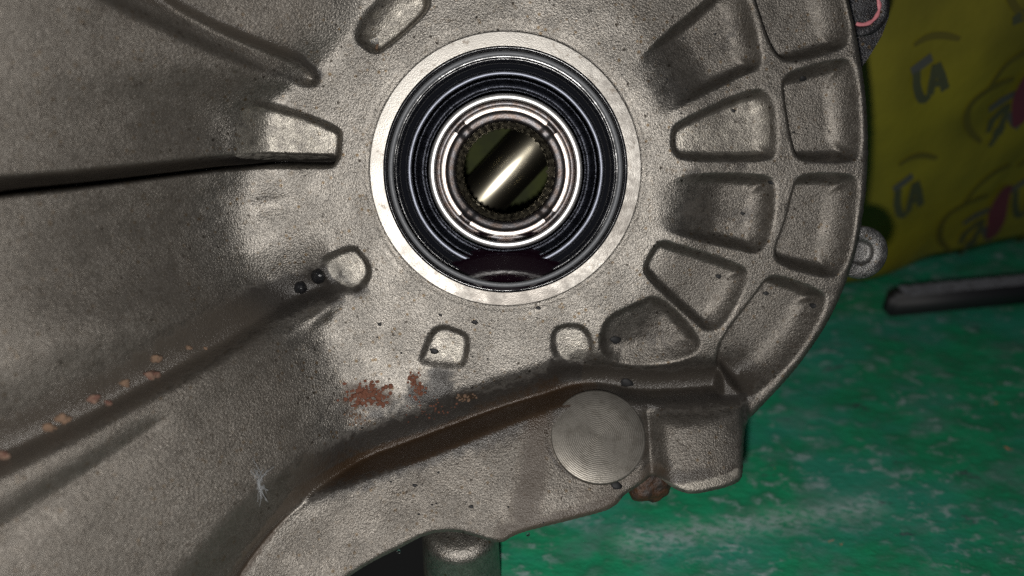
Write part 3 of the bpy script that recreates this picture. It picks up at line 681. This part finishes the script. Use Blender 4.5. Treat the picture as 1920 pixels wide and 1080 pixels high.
on('water_drop', 990, 1002, 4, M_DROP, 'clear droplet on the bottom edge of the flange against green', 'droplet', 'droplets on the flange edge', (1, 1, .9), .05, 3)
on('water_drop', 748, 1034, 4, M_DROP, 'clear droplet on the flange edge over the dark gap', 'droplet', 'droplets on the flange edge', (1, 1, .9), .05, 6)

# ------------------------------------------------------------------ bench, bag and bar behind
def bench_pt(px, py, z=0.0):
    d = RC @ ray(px, py); t = (z - LC[2]) / d[2]; return LC + d * t
bx_ = np.linspace(-1.2, 1.2, 601); by_ = np.linspace(.10, 1.1, 261)
BX, BY = np.meshgrid(bx_, by_); BZ = .0006 * blur(rng.standard_normal(BX.shape), 2) * 4; BZ -= BZ.max() + .0002
idx = np.arange(BX.size).reshape(BX.shape); qf = np.stack([idx[:-1, :-1], idx[:-1, 1:], idx[1:, 1:], idx[1:, :-1]], -1).reshape(-1, 4)
V = np.stack([BX, BY, BZ], -1).reshape(-1, 3)
o = obj('workbench_top', V, qf, M_BENCH, origin=(0, 0, 0)); o['kind'] = 'structure'
A = bench_pt(1000, 1012)[:2]; B = bench_pt(1640, 940)[:2]
sc_l = [bench_pt(a, b)[:2] for a, b in ((1180, 1008), (1330, 988), (1460, 968), (1640, 940))]
dd, _, _ = dist_line(np.array(sc_l), BX, BY); sc = np.exp(-(dd / .0045) ** 2)
# finer local sheet is not needed: the scuff follows the bench grid through a smooth attribute
attr(o, 'scuff', sc.ravel())
# yellow printed bag, a filled packet standing on the bench
p0 = bench_pt(1560, 552)[:2]; p1 = bench_pt(1960, 452)[:2]
bd = (p1 - p0) / np.linalg.norm(p1 - p0); bn = np.array([bd[1], -bd[0]])          # bn points to the camera
bagw = 0.42; p0 = p0 - bd * .10; bagh = 0.36
def bag_pt(u, v, side):                                                            # u along, v up, metres
    uu, vv = u / bagw, v / bagh
    bul = .030 * (max(0, math.sin(math.pi * min(max(uu, 0), 1))) ** .5) * (max(0, math.sin(math.pi * min(max(vv * .97 + .02, 0), 1))) ** .6)
    wv_ = .0065 * mnoise.noise(Vector((u * 14, v * 12, 1))) + .0025 * mnoise.noise(Vector((u * 34 + v * 10, v * 26, 4))) if side > 0 else 0
    b = p0 + bd * u + bn * (side * (bul + .004) + wv_ - .012)
    foot_ = .006 * (1 + math.sin(u * 40)) * (1 if v < .001 else 0)
    return np.array([b[0], b[1], v + foot_ + .0005])
nu, nv = 90, 70; V = []; F = []
for side in (1, -1):
    k0 = len(V)
    for j in range(nv + 1):
        for i in range(nu + 1): V.append(bag_pt(bagw * i / nu, bagh * j / nv, side))
    for j in range(nv):
        for i in range(nu):
            a = k0 + j * (nu + 1) + i; f = (a, a + 1, a + nu + 2, a + nu + 1); F.append(f if side > 0 else f[::-1])
off = (nu + 1) * (nv + 1)
for i in range(nu):
    for j in (0, nv):
        a = j * (nu + 1) + i; F.append((a, a + off, a + off + 1, a + 1))
for j in range(nv):
    for i in (0, nu):
        a = j * (nu + 1) + i; b = a + nu + 1; F.append((a, a + off, b + off, b))
bagc = p0 + bd * bagw / 2
bag = obj('printed_bag', V, F, M_BAG, origin=(bagc[0], bagc[1], 0))
tag(bag, 'yellow plastic bag printed with slanting dark logos standing behind the casting', 'bag')
def bag_uv(px, py):                                                                # where a view ray meets the bag's front
    d = RC @ ray(px, py); n3 = np.array([bn[0], bn[1], 0]); pp = np.array([*(p0 + bn * -.003), 0]); t = ((pp - LC) @ n3) / (d @ n3); w = LC + d * t
    return np.array([(w[:2] - p0) @ bd, w[2]])
def stroke(name, pts, w, mat, lift=.0006, taper=True):
    P = chaikin(np.array([bag_uv(a, b) for a, b in pts]), 0 if name == 'printed_letter' else 2, False); V = []; F = []
    for i in range(len(P)):
        t = P[min(i + 1, len(P) - 1)] - P[max(i - 1, 0)]; t /= np.linalg.norm(t); nn = np.array([-t[1], t[0]])
        ww = w * (.45 + .55 * math.sin(math.pi * (i + .5) / len(P))) if taper else w
        for s_ in (-1, 0, 1):
            q_ = P[i] + nn * ww * s_; v = bag_pt(q_[0], q_[1], 1); v[:2] += bn * lift; V.append(v)
    for i in range(len(P) - 1):
        for s_ in (0, 1): F.append((i * 3 + s_, i * 3 + s_ + 1, i * 3 + s_ + 4, i * 3 + s_ + 3))
    return obj(name, V, F, mat, bag)
def logo(dx, dy, parts='all', sx=1.0):
    T = lambda pts: [(dx + a * sx, dy + b) for a, b in pts]
    # pixel sketch of the print, relative to the logo's red figure
    if parts == 'all':
        stroke('printed_arc', T([(-44, 84), (-72, 60), (-84, 30), (-78, 2), (-52, -20), (-20, -34), (-4, -36)]), 0.0019, M_INKG)
        stroke('printed_arc', T([(-52, -20), (-36, -58), (-8, -84), (28, -98)]), 0.0017, M_INKG)
        stroke('printed_letter', T([(-38, 22), (-18, 6), (6, -8)]), 0.0025, M_INKB, .0007)
        stroke('printed_letter', T([(-32, 66), (-28, 44), (-10, 22), (2, 14)]), 0.0023, M_INK, .0007)
        stroke('printed_letter', T([(-28, 92), (-14, 66), (-6, 40), (-2, 18)]), 0.0021, M_INK, .0010)
        stroke('printed_letter', T([(-24, 64), (-6, 62)]), 0.0023, M_INK, .0013)
        stroke('printed_letter', T([(2, 30), (14, 48), (24, 56)]), 0.0021, M_INKB, .0008)
        stroke('printed_figure', T([(20, 52), (22, 22), (18, -6), (22, -34), (30, -56)]), 0.0053, M_INKR, .0016)
    stroke('printed_arc', T([(44, -92), (66, -108), (92, -112), (118, -106)]), 0.0015, M_INKG)
    stroke('printed_letter', T([(40, -44), (57, -58), (74, -72)]), .0021, M_INKB, .0007, False)
    stroke('printed_letter', T([(48, -44), (49, -20), (54, -4), (60, 5), (67, 6), (73, -2)]), .0018, M_INK, .0010, False)
    stroke('printed_letter', T([(73, -2), (75, -30), (79, -60)]), .0018, M_INK, .0013, False)
    stroke('printed_letter', T([(79, -60), (88, -40), (97, -14)]), .0018, M_INK, .0016, False)
    stroke('printed_letter', T([(76, -24), (91, -28)]), .0014, M_INK, .0019, False)
logo(1826, 158); logo(1820, 386); logo(1598, 152, 'half', 1.0); logo(1598, 378, 'half', .9); logo(1988, 430); logo(1880, -66)
stroke('printed_letter', [(1800, 12), (1816, 2), (1830, -6)], 0.0025, M_INK)
# steel bar lying on the bench
a = bench_pt(1664, 600); b = bench_pt(1990, 568); dv_ = (b - a)[:2]; L = np.linalg.norm(dv_); dv_ /= L; dn_ = np.array([dv_[1], -dv_[0]])
bm = bmesh.new(); bmesh.ops.create_cube(bm, size=1.0)
hw, ht = .0044, .0064
for v in bm.verts: v.co = Vector((v.co.x * L, v.co.y * 2 * hw, v.co.z * 2 * ht))
bmesh.ops.bevel(bm, geom=bm.edges[:], offset=.0022, segments=3, affect='EDGES')
Vb = np.array([v.co[:] for v in bm.verts]); Fb = [[v.index for v in f.verts] for f in bm.faces]; bm.free()
mid = (a + b) / 2; mid[:2] -= dn_ * .004
Wb = np.stack([mid[0] + Vb[:, 0] * dv_[0] + Vb[:, 1] * dn_[0], mid[1] + Vb[:, 0] * dv_[1] + Vb[:, 1] * dn_[1], Vb[:, 2] + ht + .0003], -1)
bar = empty('steel_bar', (mid[0], mid[1], 0)); MW[bar.name] = bar.matrix_world.copy()
tag(bar, 'black steel bar with a grey top lying on the green bench', 'bar')
obj('bar_body', Wb, Fb, M_BAR, bar)
V = []; F = []
for i in range(25):
    t = -L / 2 + .006 + (L - .012) * i / 24; w = .0040 + .0012 * mnoise.noise(Vector((i * .7, 0, 0)))
    for s_ in (-1, 1):
        x_, y_ = t, s_ * w; V.append((mid[0] + x_ * dv_[0] + y_ * dn_[0], mid[1] + x_ * dv_[1] + y_ * dn_[1], 2 * ht + .0006))
for i in range(24): F.append((2 * i, 2 * i + 1, 2 * i + 3, 2 * i + 2))
obj('grey_top', V, F, M_BARTOP, bar)  # lighter grey strip along the top of the bar
